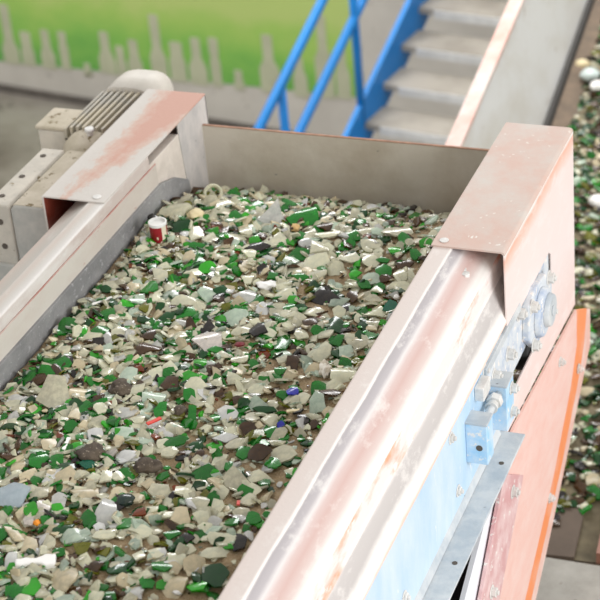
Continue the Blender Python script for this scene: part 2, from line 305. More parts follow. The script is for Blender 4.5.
SHARDS = "-709 246 66 35 C;-653 306 38 31 C;-608 297 47 24 C;-628 159 37 37 C;-601 103 36 14 G;-559 164 34 14 G;-561 246 28 23 G;-518 149 41 20 C;-631 59 36 18 O;-571 39 49 29 G;-615 -16 31 20 O;-530 7 31 20 B;-554 -12 35 18 C;-629 -46 40 31 C;-669 179 42 28 D;-694 184 33 23 D;-695 40 32 23 A;-661 -3 22 22 G;-740 121 23 14 K;-755 206 28 19 K;-542 329 38 21 G;-463 257 69 62 W;-404 279 60 39 G;-482 367 38 21 G;-435 162 63 32 C;-359 173 29 18 W;-312 150 58 31 C;-458 114 63 20 K;-411 106 16 18 K;-351 119 45 27 G;-340 253 37 21 N;-304 194 23 14 G;-298 85 57 35 C;-285 43 44 20 C;-474 149 23 18 B;-376 198 27 18 G;-429 -7 26 22 C;-377 18 26 15 G;-315 23 31 18 G;-340 44 35 22 C;-364 219 32 23 C;-321 214 50 18 C;-500 200 28 23 A;-489 237 28 28 A;-508 184 27 18 C;-365 93 31 18 A;-237 241 36 18 C;-204 187 54 20 C;-165 247 59 23 C;-141 224 22 20 G;-258 218 34 20 G;-144 168 24 16 B;-95 160 22 22 G;-159 128 26 13 G;-115 129 26 13 G;-226 114 44 20 C;-184 114 31 24 C;-198 53 26 17 B;-143 82 35 26 G;-159 48 30 26 A;-96 84 39 35 C;-165 16 26 17 G;-94 15 34 19 D;-84 34 39 19 C;-175 -33 21 21 N;-136 14 26 22 C;-126 -31 34 13 C;-268 174 22 27 G;-206 234 27 18 A;-325 -49 52 26 C;-235 -42 60 34 P;-294 -77 24 15 B;-309 -126 34 26 C;-289 -113 21 19 G;-265 -154 51 19 C;-225 -157 25 25 N;-171 -153 36 33 D;-295 -197 29 29 G;-257 -233 41 37 G;-228 -202 29 21 C;-173 -249 49 35 C;-206 -307 33 30 N;-237 -283 29 25 A;-226 -335 20 20 G;-173 -326 18 16 N;-90 -325 48 36 C;-147 -212 33 21 G;-199 -55 38 21 A;-250 -191 25 15 K;-176 -76 17 25 K;-260 -111 21 19 G;-222 -115 55 17 C;-179 -191 33 19 C;-127 -195 33 21 C;-111 -74 38 21 C;-98 -120 25 17 C;-79 -58 25 25 T;-86 -174 25 21 G;-100 -209 33 16 C;-182 -102 25 17 C;-515 -130 65 17 C;-481 -93 48 26 A;-388 -177 59 25 A;-433 -216 25 19 K;-410 -272 54 38 L;-503 -174 43 26 G;-449 -162 26 21 G;-321 -211 38 29 K;-396 -347 29 21 B;-426 -381 24 16 D;-393 -411 32 18 B;-470 -286 50 25 G;-458 -239 29 19 G;-400 -83 43 30 W;-314 -374 32 20 G;-376 -86 30 19 G;-539 -79 26 17 G;-378 -240 38 19 C;-352 -226 38 21 C;-322 -311 29 14 C;-357 -307 41 14 C;-467 -340 45 29 C;-494 -210 30 15 W;-485 -257 38 15 C;-540 -195 30 19 D;-385 -294 29 12 G;-566 -116 39 17 A;-709 -95 44 20 C;-677 -105 40 18 N;-623 -107 35 26 G;-638 -183 30 13 B;-695 -230 22 19 N;-668 -228 39 21 G;-733 -285 34 30 G;-666 -310 47 19 C;-622 -308 25 23 W;-601 -352 21 19 C;-626 -377 19 19 B;-607 -285 34 19 C;-582 -303 17 27 N;-523 -326 46 31 N;-544 -270 38 17 N;-653 -96 22 22 A;-594 -253 30 17 G;-568 -383 33 12 W;-698 -374 25 19 C;-754 -205 22 13 A;-695 -144 17 17 G;-647 -211 34 17 C;-653 -287 30 19 G;-745 -168 35 13 C;-624 -163 30 17 A;-714 -260 30 17 C;-635 -544 64 54 C;-591 -515 40 26 E;-677 -428 41 29 G;-726 -482 25 29 G;-665 -406 19 10 A;-608 -420 29 10 G;-712 -566 36 14 W;-676 -633 48 18 C;-611 -664 39 47 C;-599 -654 27 25 G;-572 -689 31 21 E;-566 -578 28 30 E;-557 -561 28 20 G;-497 -639 27 29 W;-702 -484 33 18 N;-559 -619 24 16 G;-687 -596 28 20 C;-699 -449 25 29 C;-628 -505 20 16 G;-678 -655 28 14 D;-519 -434 37 29 A;-535 -471 36 36 M;-502 -523 20 20 N;-438 -493 48 28 A;-403 -528 24 24 G;-444 -534 24 12 G;-422 -441 28 26 N;-386 -417 32 16 B;-360 -456 36 36 C;-363 -475 24 18 G;-389 -500 28 16 M;-329 -626 38 15 G;-411 -643 27 21 O;-444 -623 47 25 A;-480 -593 27 18 G;-392 -628 39 21 A;-398 -694 42 23 W;-373 -664 23 15 C;-340 -524 24 20 G;-450 -387 33 20 C;-460 -416 33 20 C;-488 -468 36 20 C;-466 -558 36 18 W;-350 -579 43 23 C;-351 -635 23 17 C;-433 -571 28 16 C;-340 -447 28 32 W;-261 -395 52 14 C;-244 -417 32 16 C;-270 -507 35 24 W;-225 -464 35 24 A;-249 -484 24 16 G;-203 -477 39 12 D;-210 -549 27 15 N;-155 -630 38 23 N;-138 -579 34 11 C;-114 -610 42 28 C;-163 -595 23 23 G;-186 -563 35 15 O;-175 -379 20 16 G;-242 -584 39 15 W;-186 -625 27 21 G;-164 -544 23 15 G;-122 -642 26 19 G;-231 -626 15 13 G;-293 -523 20 18 G;-211 -604 38 17 C;-222 -657 34 21 C;-305 -391 32 20 C;-215 -511 23 18 C;-145 -430 35 20 C;-101 -376 44 16 C;-103 -442 39 35 A;-115 -498 27 23 K;-168 -385 20 14 G;-184 -421 28 12 G;-125 -415 16 12 B;-95 -400 36 14 N;-143 -356 16 18 C;-169 -472 20 10 O;-563 -744 34 23 G;-529 -743 27 21 G;-517 -780 38 30 W;-601 -764 23 27 E;-484 -794 34 32 E;-593 -815 42 21 C;-558 -800 26 30 E;-514 -844 37 24 C;-465 -857 30 22 W;-485 -880 22 24 L;-507 -813 19 15 G;-503 -898 26 18 B;-633 -745 27 15 N;-443 -823 19 22 C;-536 -814 19 13 G;-462 -736 27 17 T;-433 -699 23 19 L;-400 -697 31 17 W;-389 -757 23 17 C;-412 -766 30 24 C;-429 -813 52 41 E;-364 -875 44 46 W;-313 -889 36 22 G;-301 -853 26 15 R;-327 -761 22 17 E;-390 -787 15 9 B;-371 -782 19 11 A;-333 -788 15 15 B;-294 -775 41 24 C;-257 -807 18 18 G;-373 -935 18 22 A;-335 -931 36 16 C;-278 -898 50 18 C;-308 -734 23 15 G;-372 -740 26 15 O;-373 -805 19 11 W;-388 -887 26 22 G;-329 -841 18 18 K;-289 -831 26 16 C;-215 -849 33 36 E;-231 -705 41 24 G;-247 -767 33 22 C;-205 -794 29 26 C;-170 -713 33 33 C;-164 -805 22 27 C;-181 -840 29 20 C;-131 -725 33 17 C;-123 -761 29 18 C;-97 -751 15 16 C;-146 -867 25 14 A;-121 -885 50 16 C;-126 -918 60 19 C;-123 -838 25 14 G;-90 -817 22 20 G;-91 -883 23 27 K;-185 -898 25 16 K;-215 -897 25 16 G;-136 -688 48 20 C;-225 -746 26 20 C;-273 -716 30 21 C;-211 -674 26 15 C;-497 -960 44 27 E;-495 -920 18 24 L;-463 -985 29 27 E;-426 -975 22 27 C;-422 -923 33 24 D;-388 -942 47 22 A;-385 -988 25 12 G;-403 -1088 28 23 B;-425 -1110 31 23 G;-358 -1053 39 39 E;-333 -1103 41 14 A;-323 -1080 21 16 N;-473 -1032 18 25 W;-434 -1067 28 16 C;-444 -971 14 11 B;-315 -1036 18 14 C;-380 -1025 21 11 G;-362 -973 32 20 O;-271 -1002 35 23 D;-317 -1008 25 16 N;-269 -1027 31 14 C;-319 -968 25 20 O;-209 -1028 24 19 G;-196 -985 32 19 G;-183 -962 42 18 C;-158 -1018 38 35 E;-121 -1011 31 19 B;-96 -982 42 35 D;-257 -1077 24 16 G;-230 -991 18 14 G;-239 -918 14 11 G;-192 -1043 17 16 B;-251 -965 21 19 C;-223 -955 25 18 C;-272 -933 21 18 A;-153 -960 18 14 C;-228 -1050 21 14 C;-103 -1031 24 14 C;-155 -888 18 14 C"
NAMEDXY = "276 216 -463 257;303 215 -404 279;177 208 -709 246;324 292 -235 -42;255 246 -458 114;208 338 -410 -272;235 316 -388 -177;258 328 -321 -211;53 395 -635 -544;148 345 -523 -326;318 402 -103 -442;234 477 -170 -713;183 517 -215 -849;103 513 -364 -875;258 453 -155 -630;215 573 -96 -982;200 358 -396 -347;62 574 -358 -1053;139 511 -301 -853"
BOTTLES = [(-0.831, 0.273, 0.757, 0.08, 0.44, 0.045), (-0.665, 0.279, 0.548, 0.064, 0.436, 0.05), (-0.473, 0.28, 0.59, 0.068, 0.436, 0.039), (-0.309, 0.295, 0.594, 0.043, 0.526, 0.038), (-0.112, 0.297, 0.357, 0.038, 0.331, 0.028), (0.086, 0.316, 0.645, 0.075, 0.477, 0.042), (0.216, 0.326, 0.545, 0.046, 0.461, 0.037), (0.344, 0.336, 0.612, 0.065, 0.479, 0.042), (0.561, 0.342, 0.843, 0.073, 0.558, 0.041), (0.73, 0.341, 0.646, 0.072, 0.548, 0.054), (0.906, 0.342, 0.702, 0.079, 0.523, 0.04), (1.063, 0.348, 0.722, 0.044, 0.585, 0.04), (1.253, 0.351, 0.49, 0.043, 0.449, 0.034), (1.525, 0.367, 0.806, 0.085, 0.592, 0.043), (1.776, 0.372, 0.666, 0.058, 0.564, 0.033), (1.983, 0.394, 1.017, 0.074, 0.733, 0.037), (2.13, 0.408, 0.784, 0.057, 0.644, 0.032)]
POSTK = [-4.33, -1.0, 2.33]
STONES = [(-0.581, 3.734), (-0.514, 3.588), (-0.45, 3.437), (-0.235, 2.506)]
WORLD = 0.74
EXPOSURE = 0.18
FOCUS = 3.85
FSTOP = 5.6
LIGHTS = [('window_daylight', (6.5, -2.0, 2.2), (0, .3, -.4), 5, 3.0, 330, (1, 1, 1)),
          ('roof_light', (-3.0, 5.0, 3.0), (-3.6, 8.5, -3.8), 6, 5, 330, (1, .99, .97)),  # added fill lamp, brightens the wall and stairs behind
          ('clerestory_daylight', (-3.4, 9.6, 5.2), (-.4, -.3, -.2), 5, 1.6, 290, (1, 1, 1))]  # added lamp, placed high at the back for glints on the glass

# ================================================================== the belt conveyor
Y0, RE = -2.6, .27           # the rails run from behind the camera to under the covers
conv = thing('belt_conveyor', (-.39, 0, FZ), 'dusty salmon and pale blue steel belt conveyor heaped with broken glass', 'conveyor')
XL = -.778                   # inner face of the left cover and rail; the right ones are at x = 0

RP = [(0, -.10), (0, -.004), (.003, -.001), (.0405, -.001), (.0435, -.005), (.115, -.046), (.1195, -.050), (.1215, -.055), (.1225, -.092), (.126, -.100), (.1535, -.160), (.157, -.167), (.153, -.172), (.112, -.104), (.108, -.062), (.04, -.018), (.006, -.012), (.006, -.10)]
bm = BM(); prism(bm, RP, Y0, .44); rail = obj('rail', bm, M['rail_r'], conv, bevel=.0025)
bm = BM(); prism(bm, [(.1198, -.0502), (.1222, -.055), (.1232, -.092), (.1262, -.099), (.1255, -.0995), (.1222, -.0925), (.1212, -.0555), (.1192, -.0505)], Y0, .44); obj('worn_bend', bm, M['worn_orange'], rail)
rail['label'] = 'banded pink and white right rail'
LP = [(XL, -.034), (XL, -.004), (XL - .003, -.001), (-.8185, -.001), (-.8215, -.005), (-.893, -.046), (-.899, -.055), (-.9005, -.092), (-.931, -.160), (-.935, -.167), (-.931, -.172), (-.890, -.104), (-.886, -.062), (-.818, -.018), (-.784, -.012), (-.784, -.034)]
bm = BM(); prism(bm, LP, Y0, RE); lrail = obj('rail', bm, M['rail_l'], conv, bevel=.002)
lrail['label'] = 'cream dusted left rail'
# lower inner face of the left rail, with its primer line, and the plate that closes the rail under the cover
bm = BM(); prism(bm, [(XL + .003, -.090), (XL + .001, -.038), (XL - .006, -.038), (XL - .006, -.090)], Y0, .30)
obj('rail_lip', bm, patchy('cream dusted lip', lin(204, 198, 189), lin(198, 188, 178), 10, .42, .62, (1, .4, 1), lin(186, 160, 148), 40, .68), conv, bevel=.001)
bm = BM(); box(bm, XL - .006, XL + .0006, Y0, .30, -.0375, -.0345); obj('seam_line', bm, M['groove'], lrail)
bm = BM(); prism(bm, [(.27, -.09), (.27, -.026), (.44, -.026), (.455, -.16), (.40, -.15), (.33, -.10)], XL - .05, XL - .001, 'X')
obj('end_gusset', bm, patchy('rail end plate', lin(224, 214, 204), lin(206, 196, 186), 12, .4, .6), lrail, bevel=.002)
# skirts against the glass
bm = BM()
prism(bm, [(Y0, -.20), (Y0, -.088), (.30, -.088), (.38, -.112), (.445, -.150), (.45, -.18), (.42, -.19), (.36, -.165), (.26, -.20)], XL + .002, XL + .010, 'X')
obj('skirt_strip', bm, M['skirt'], conv, bevel=.001)
bm = BM(); prism(bm, [(Y0, -.22), (Y0, -.09), (.45, -.09), (.45, -.24), (.26, -.22)], -.008, -.001, 'X')
obj('skirt_strip', bm, M['skirt'], conv)

# blue side panel with its flange, and its mirror on the far side
for s, xo in ((1, .152), (-1, -.93)):
    bm = BM(); box(bm, xo - .008, xo, Y0, -.03, -.405, -.165)
    pan = obj('side_panel', bm, M['blue'], conv)
    bm = BM()
    a, b_ = (xo, xo + .056) if s > 0 else (xo - .056, xo)
    box(bm, a, b_, Y0, -.065, -.406, -.400)
    fl = obj('bottom_flange', bm, M['greyplate'], conv, bevel=.0015)
    if s > 0:
        bm = BM(); prism(bm, [(xo, -.399), (xo + .007, -.399), (xo, -.380)], Y0, -.08); obj('weld_bead', bm, M['greyplate'], fl)
        for y in (-.52, -.18, -1.05):
            bm = BM(); cyl(bm, (xo + .035, y, -.4005), (xo + .035, y, -.3990), .0055, n=14); obj('bolt_hole', bm, M['hole'], fl)
        for y, z in ((-.372, -.338), (-.72, -.33), (-1.1, -.33), (-.40, -.19), (-.16, -.185)):
            hexbolt(pan, (xo, y, z), .010, .007)
# galvanised bearing plate seen in the cover's cut-out
bm = BM(); prism(bm, [(-.16, -.188), (.365, -.188), (.365, -.325), (-.08, -.325), (-.10, -.28), (-.16, -.26)], .142, .153, 'X')
bp = obj('bearing_plate', bm, M['bluegrey'], conv, bevel=.002)
bm = BM(); prism(bm, [(-.17, -.176), (.1, -.176), (.1, -.196), (-.17, -.196)], .150, .160, 'X'); obj('strap', bm, M['greyplate'], bp, bevel=.0015)
for y, z in ((.01, -.252), (-.10, -.238), (.10, -.205)): hexbolt(bp, (.153, y, z), .013, .016)
# flange bearing: squat housing with a round cap and four bolts
bm = BM()
prism(bm, [(.13, -.205), (.19, -.190), (.28, -.205), (.325, -.25), (.325, -.32), (.26, -.345), (.17, -.335), (.125, -.29)], .153, .170, 'X')
cyl(bm, (.170, .222, -.272), (.183, .222, -.272), .060, .054, n=28)
bear = obj('bearing_housing', bm, M['bluegrey'], conv, bevel=.003)
bm = BM(); cyl(bm, (.183, .235, -.272), (.195, .235, -.272), .040, .036, n=26); cyl(bm, (.195, .235, -.272), (.198, .235, -.272), .012, n=14)
obj('bearing_cap', bm, M['greyplate'], bear, bevel=.0015)
for y, z in ((.150, -.215), (.295, -.225), (.300, -.315), (.155, -.318)): hexbolt(bear, (.170, y, z), .013, .014)
bm = BM(); cyl(bm, (-.80, .30, -.33), (.15, .30, -.33), .13, n=40); obj('head_pulley', bm, M['belt'], conv)

# belt take-up: two blue blocks and the screw between them
bm = BM(); box(bm, .152, .197, -.306, -.262, -.315, -.221)
tb = obj('take_up_block', bm, M['blue_deep'], conv, bevel=.002)
bm = BM(); box(bm, .151, .198, -.307, -.261, -.221, -.216); obj('dust_cap', bm, M['greyplate'], tb, bevel=.001)
bm = BM(); cyl(bm, (.180, -.3068, -.275), (.180, -.3055, -.275), .007, n=14); obj('bolt_hole', bm, M['hole'], tb)
bm = BM(); box(bm, .152, .190, -.135, -.080, -.350, -.241)
tb2 = obj('take_up_block', bm, M['blue_deep'], conv, bevel=.002)
bm = BM(); box(bm, .151, .191, -.136, -.079, -.241, -.236); obj('dust_cap', bm, M['greyplate'], tb2, bevel=.001)
hexbolt(tb2, (.190, -.10, -.262), .011, .014); hexbolt(tb2, (.190, -.10, -.32), .011, .012)
bm = BM(); cyl(bm, (.172, -.262, -.258), (.172, -.135, -.258), .0085, n=14); obj('take_up_screw', bm, M['greyplate'], conv)
bm = BM(); cyl(bm, (.172, -.170, -.258), (.172, -.152, -.258), .017, n=6); cyl(bm, (.172, -.188, -.258), (.172, -.170, -.258), .014, .011, n=16)
obj('lock_nut', bm, M['bolt'], conv, bevel=.001)
bm = BM(); box(bm, .152, .172, -.235, -.185, -.212, -.180); obj('stop_lug', bm, M['bolt'], conv, bevel=.002)

# ---- right cover: folded sheet with a cut-out for the bearing
T = .004
def cover_top(x0, x1, y0, y1, z, side):
    """top sheet folded down over a small radius on its outer side"""
    bm = BM(); R = .008; pts = []
    n = 5
    if side > 0:
        pts = [(x0, z - T), (x0, z)] + [(x1 - R + R * math.sin(k / n * math.pi / 2), z - R + R * math.cos(k / n * math.pi / 2)) for k in range(n + 1)]
        pts += [(x1 - T, z - R)]
        pts += [(x1 - R, z - T)]
    prism(bm, pts, y0, y1)
    return bm
bm = cover_top(-.002, .157, 0, .592, .003, 1)
cr = obj('cover', bm, M['cover_top_r'], conv); cr['label'] = 'salmon right cover over the bearing'
SP = [(0, -.005), (0, -.196), (.355, -.196), (.372, -.21), (.372, -.362), (-.05, -.362), (-.05, -.432), (.007, -.436), (.592, -.473), (.592, -.005)]
bm = BM(); prism(bm, SP, .153, .157, 'X'); obj('cover_side', bm, M['cover_side_r'], cr, bevel=.0008)
bm = BM(); box(bm, 0, .153, .588, .592, -.44, -.001); obj('cover_back', bm, M['cover_side_r'], cr)
bm = BM(); cyl(bm, (.020, .022, .003), (.020, .022, .0055), .010, n=18); obj('plug', bm, M['bolt'], cr, bevel=.001)
for x, y in ((.086, -.05), (.075, -.035)):
    bm = BM(); cyl(bm, (x, y, -.034), (x, y, -.026), .010, n=6); obj('bolt', bm, M['bolt'], rail, bevel=.001)

# ---- left cover
bm = BM(); box(bm, -.935, XL, .03, .612, -.001, .003)
cl = obj('cover', bm, M['cover_l'], conv, bevel=.001); cl['label'] = 'salmon left cover beside the motor'
bm = BM(); box(bm, -.935, -.931, .03, .612, -.33, -.001); obj('cover_side', bm, [M['red_inside']], cl)
bm = BM(); box(bm, -.9355, -.9315, .0285, .031, -.33, .0025); obj('cover_hem', bm, M['cover_l'], cl)
bm = BM(); prism(bm, [(.44, -.001), (.612, -.001), (.612, -.32), (.455, -.32), (.455, -.16), (.44, -.02)], XL - .004, XL, 'X')
obj('inner_side', bm, M['cover_in'], cl, bevel=.0008)
bm = BM(); box(bm, -.931, XL, .608, .612, -.33, -.001); obj('cover_back', bm, M['cover_in'], cl)
bm = BM(); box(bm, -.930, XL - .054, .36, .364, -.33, -.003); obj('baffle', bm, M['red_inside'], cl)
bm = BM(); cyl(bm, (-.805, .05, .003), (-.805, .05, .0055), .010, n=18); obj('plug', bm, M['bolt'], cl, bevel=.001)

# ---- end plate behind the falling glass
bm = BM(); box(bm, XL - .01, .0, .572, .578, -1.0, -.066)
ep = obj('end_plate', bm, M['end_plate'], conv)
bm = BM(); box(bm, XL + .002, -.03, .5715, .5785, -.0665, -.064); obj('sheet_edge', bm, M['rust'], ep)

# ---- belt, a loop of black rubber
bm = BM()
loop = [(Y0, -.2)] + [(.30 + .135 * math.sin(k / 12 * math.pi), -.33 + .135 * math.cos(k / 12 * math.pi)) for k in range(13)] + [(Y0, -.465)]
inn = [(y, z + (-.008 if z > -.33 else .008)) for y, z in loop][::-1]
for a, b_ in zip(loop, loop[1:]):
    v = [bm.verts.new((x, p[0], p[1])) for x in (-.772, -.006) for p in (a, b_)]
    bm.faces.new((v[0], v[1], v[3], v[2]))
o = obj('belt', bm, M['belt'], conv); sm = o.modifiers.new('thick', 'SOLIDIFY'); sm.thickness = .008; sm.offset = -1

# ---- guard plate of the discharge chute, folded along its outer edge, with its bracket
GX = .1645
chute = thing('discharge_chute', (.16, .2, FZ), 'salmon chute side plate with an orange worn fold, under the right cover', 'chute')
oL = [(.588, -.481), (.573, -.578), (.508, -.659), (.34, -.791), (.169, -.889), (.053, -.953), (-.10, -1.045)]
oR = [(.690, -.543), (.655, -.630), (.583, -.705), (.407, -.834), (.243, -.927), (.118, -1.000), (-.03, -1.09)]
oE = [(.733, -.570), (.731, -.673), (.675, -.712), (.499, -.832), (.382, -.908), (.258, -.985), (.138, -1.045)]
bm = BM()
prism(bm, [(.575, -.478)] + oL[1:] + [(-.36, -1.1), (-.36, -.72), (-.293, -.674), (-.09, -.493), (-.075, -.44), (.007, -.437)], GX - .006, GX, 'X')
gp = obj('guard_plate', bm, M['guard'], chute)
bm = BM()
def strip(bm, A, B, xa, xb, t=.005):
    for k in range(len(A) - 1):
        q = [(xa, *A[k]), (xb, *B[k]), (xb, *B[k + 1]), (xa, *A[k + 1])]
        f = [bm.verts.new(p) for p in q]; g = [bm.verts.new((p[0] - t, p[1], p[2])) for p in q]
        bm.faces.new(f); bm.faces.new(g[::-1])
        for i in range(4): bm.faces.new((f[i], f[(i + 1) % 4], g[(i + 1) % 4], g[i]))
oL2 = [(.575, -.478)] + oL[1:]
strip(bm, oL2, oR, GX, GX - .002); bmesh.ops.remove_doubles(bm, verts=bm.verts, dist=1e-5)
obj('worn_fold', bm, M['guard_edge'], gp)
bm = BM(); strip(bm, oR, oE[:-1] + [(.0, -1.13)], GX - .002, GX - .004); bmesh.ops.remove_doubles(bm, verts=bm.verts, dist=1e-5)
obj('fold_lip', bm, M['guard_lip'], gp)
for y, z in ((.585, -.655), (.405, -.521), (.285, -.835)): hexbolt(gp, (GX, y, z), .010, .010)
bm = BM(); prism(bm, [(-.113, -.478), (.030, -.583), (.020, -.596), (-.20, -.772), (-.34, -.675)], GX, .1745, 'X')
br = obj('angle_bracket', bm, M['bracket'], chute, bevel=.002)
for y, z in ((-.062, -.562), (-.247, -.694)): hexbolt(br, (.1745, y, z), .012, .012)
bm = BM(); prism(bm, [(-.108, -.500), (-.222, -.520), (-.47, -.640), (-.35, -.72)], .150, .1605, 'X'); obj('white_strip', bm, M['white_paint'], chute)
bm = BM(); prism(bm, [(-.9, -.48), (-.04, -.48), (-.02, -.75), (-.2, -1.1), (-.9, -1.1)], .100, .106, 'X'); obj('liner', bm, M['dark_liner'], chute)  # dark sheet added so the gap beside the bracket reads as shade
bm = BM(); box(bm, -.80, -.794, -.4, .56, -1.15, -.48); obj('liner', bm, M['dark_liner'], chute)
# legs down to the floor (the machine stands on them)
for x in (.13, -.91):
    for y in (-2.3, -1.25):
        bm = BM(); box(bm, x - .05, x + .05, y - .05, y + .05, FZ + .012, -.406); lg = obj('leg', bm, M['steel_leg'], conv)
        bm = BM(); box(bm, x - .11, x + .11, y - .11, y + .11, FZ, FZ + .012); obj('foot_plate', bm, M['steel_leg'], lg)
for x in (.03, -.79):
    bm = BM(); box(bm, x - .04, x + .04, .20, .28, FZ, -1.15); obj('leg', bm, M['steel_leg'], chute)

# ================================================================== gear motor
gm = thing('geared_motor', (-1.02, .3, -.26), 'dusty grey geared motor bolted along the outside of the left cover', 'motor')
def rsq(cx, cz, hw, hh, n=32, e=3.2):
    out = []
    for k in range(n):
        t = 2 * math.pi * k / n; c, s = math.cos(t), math.sin(t)
        out.append((cx + hw * math.copysign(abs(c) ** (2 / e), c), cz + hh * math.copysign(abs(s) ** (2 / e), s)))
    return out
def loft(bm, secs, mi=0, smooth=True):
    rings = [[bm.verts.new((x, y, z)) for x, z in pts] for y, pts in secs]
    n = len(rings[0])
    for a, b_ in zip(rings, rings[1:]):
        for k in range(n):
            f = bm.faces.new((a[k], a[(k + 1) % n], b_[(k + 1) % n], b_[k])); f.material_index = mi; f.smooth = smooth
    bm.faces.new(rings[0][::-1]).material_index = mi; bm.faces.new(rings[-1]).material_index = mi
CX, CZ = -1.013, -.095
bm = BM(); loft(bm, [(.43, rsq(CX, CZ, .050, .048)), (.645, rsq(CX, CZ, .050, .048))])
mb = obj('motor_body', bm, M['motor_core'], gm)
for k in range(9):                                   # cooling fins, upright along the top
    bm = BM(); x = CX - .068 + k * .0172
    top = CZ + .073 - .010 * (abs(k - 4) / 4) ** 3
    box(bm, x - .0036, x + .0036, .425, .648, CZ + .02, top); obj('cooling_fin', bm, M['fin'], mb, bevel=.001)
for k in range(5):                                   # and out to the left side
    bm = BM(); z = CZ + .035 - k * .022
    box(bm, CX - .073, CX - .02, .425, .648, z - .003, z + .003); obj('cooling_fin', bm, M['fin'], mb)
bm = BM(); loft(bm, [(.640, rsq(CX, CZ, .076, .082)), (.715, rsq(CX, CZ, .0765, .083)), (.750, rsq(CX, CZ, .075, .080)), (.772, rsq(CX, CZ, .070, .072)), (.785, rsq(CX, CZ, .056, .056)), (.790, rsq(CX, CZ, .03, .03))])
obj('fan_cowl', bm, M['cowl'], gm)
bm = BM(); loft(bm, [(.345, rsq(CX, CZ, .048, .045, e=2.2)), (.375, rsq(CX, CZ, .053, .05, e=2.2)), (.395, rsq(CX, CZ, .066, .064, e=2.4)), (.425, rsq(CX, CZ, .067, .066, e=2.4)), (.432, rsq(CX, CZ, .064, .062, e=2.4))])
obj('motor_flange', bm, M['motor_dusty'], gm)
bm = BM(); cyl(bm, (CX + .012, .405, CZ + .055), (CX + .012, .405, CZ + .078), .008, n=12)
cyl(bm, (CX + .012, .405, CZ + .074), (CX + .012, .405, CZ + .082), .013, .011, n=12)
obj('lifting_bolt', bm, M['bolt'], gm)
bm = BM(); box(bm, -1.162, -1.08, .43, .53, -.105, -.042); tbx = obj('terminal_box', bm, M['motor'], gm, bevel=.006)
bm = BM(); box(bm, -1.166, -1.078, .426, .534, -.042, -.031); obj('box_lid', bm, M['motor_dusty'], tbx, bevel=.004)
bm = BM()
prism(bm, [(-1.046, -.20), (-1.046, -.062), (-1.034, -.050), (-.960, -.050), (-.950, -.060), (-.950, -.185), (-.975, -.205), (-1.025, -.212)], .062, .352)
gb = obj('gearbox', bm, M['motor_grey'], gm, bevel=.004)
bm = BM(); prism(bm, [(-1.040, -.052), (-1.030, -.0485), (-.964, -.0485), (-.954, -.052)], .066, .348); obj('dust_layer', bm, M['motor_dusty'], gb)
bm = BM(); prism(bm, [(-1.040, -.30), (-1.040, -.195), (-.955, -.195), (-.955, -.30)], .085, .33); obj('gearbox_foot', bm, M['motor_grey'], gb, bevel=.006)
bm = BM(); prism(bm, [(-1.112, -.32), (-1.112, -.058), (-1.106, -.050), (-1.050, -.050), (-1.046, -.056), (-1.046, -.32)], .058, .352)
fp = obj('gearbox_cover', bm, M['motor'], gb, bevel=.004)
bm = BM(); prism(bm, [(-1.1125, -.335), (-1.1125, -.205), (-1.050, -.205), (-1.050, -.335)], .050, .30); obj('cover_step', bm, M['motor_grey'], fp, bevel=.006)
for p, a in (((-1.085, .10, -.05), (0, 0, 1)), ((-1.085, .31, -.05), (0, 0, 1)), ((-1.085, .20, -.05), (0, 0, 1)), ((-1.075, .058, -.095), (0, -1, 0)), ((-1.075, .058, -.16), (0, -1, 0))):
    bm = BM(); a = Vector(a); p = Vector(p); cyl(bm, p - a * .001, p + a * .0015, .0075, n=14); obj('bolt_hole', bm, M['hole'], fp)
bm = BM(); box(bm, -1.10, -.937, .10, .34, -.36, -.30); obj('motor_mount', bm, M['motor_grey'], gm)

# ================================================================== the heap of broken glass
rnd = random.Random(7)
def bedz(y):
    return -.138 if y < .25 else -.138 - .118 * min(1., ((y - .25) / .32) ** 1.6)
def bed(x, y):
    n = mnoise.noise(Vector((x * 9, y * 9, 1.7))) * .010 + mnoise.noise(Vector((x * 34, y * 34, 5))) * .004
    edge = -.004 * max(0, 1 - (x + .77) / .06)
    return bedz(y) + .002 + n + edge
bm = BM(); NX, NY = 96, 300; X0, X1, YA, YB = -.765, -.009, Y0 + .02, .570
g = [[bm.verts.new((X0 + (X1 - X0) * i / NX, YA + (YB - YA) * j / NY, bed(X0 + (X1 - X0) * i / NX, YA + (YB - YA) * j / NY) + rnd.uniform(-.0012, .0012))) for j in range(NY + 1)] for i in range(NX + 1)]
for i in range(NX):
    for j in range(NY):
        bm.faces.new((g[i][j], g[i + 1][j], g[i + 1][j + 1], g[i][j + 1])).smooth = True
# the heap's closed sides and underside
def wall_(vs, dz=-.06):
    low = [bm.verts.new((v.co.x, v.co.y, min(v.co.z - .02, -.198 if v.co.y < .25 else v.co.z - .03))) for v in vs]
    for k in range(len(vs) - 1): bm.faces.new((vs[k], vs[k + 1], low[k + 1], low[k]))
wall_(g[0]); wall_(g[NX]); wall_([g[i][0] for i in range(NX + 1)]); wall_([g[i][NY] for i in range(NX + 1)])
fin_o = obj('sandy_glass_fines', bm, M['fines'])
tag(fin_o, 'brown sandy glass fines lying between the shards on the belt', 'glass fines', kind='stuff')

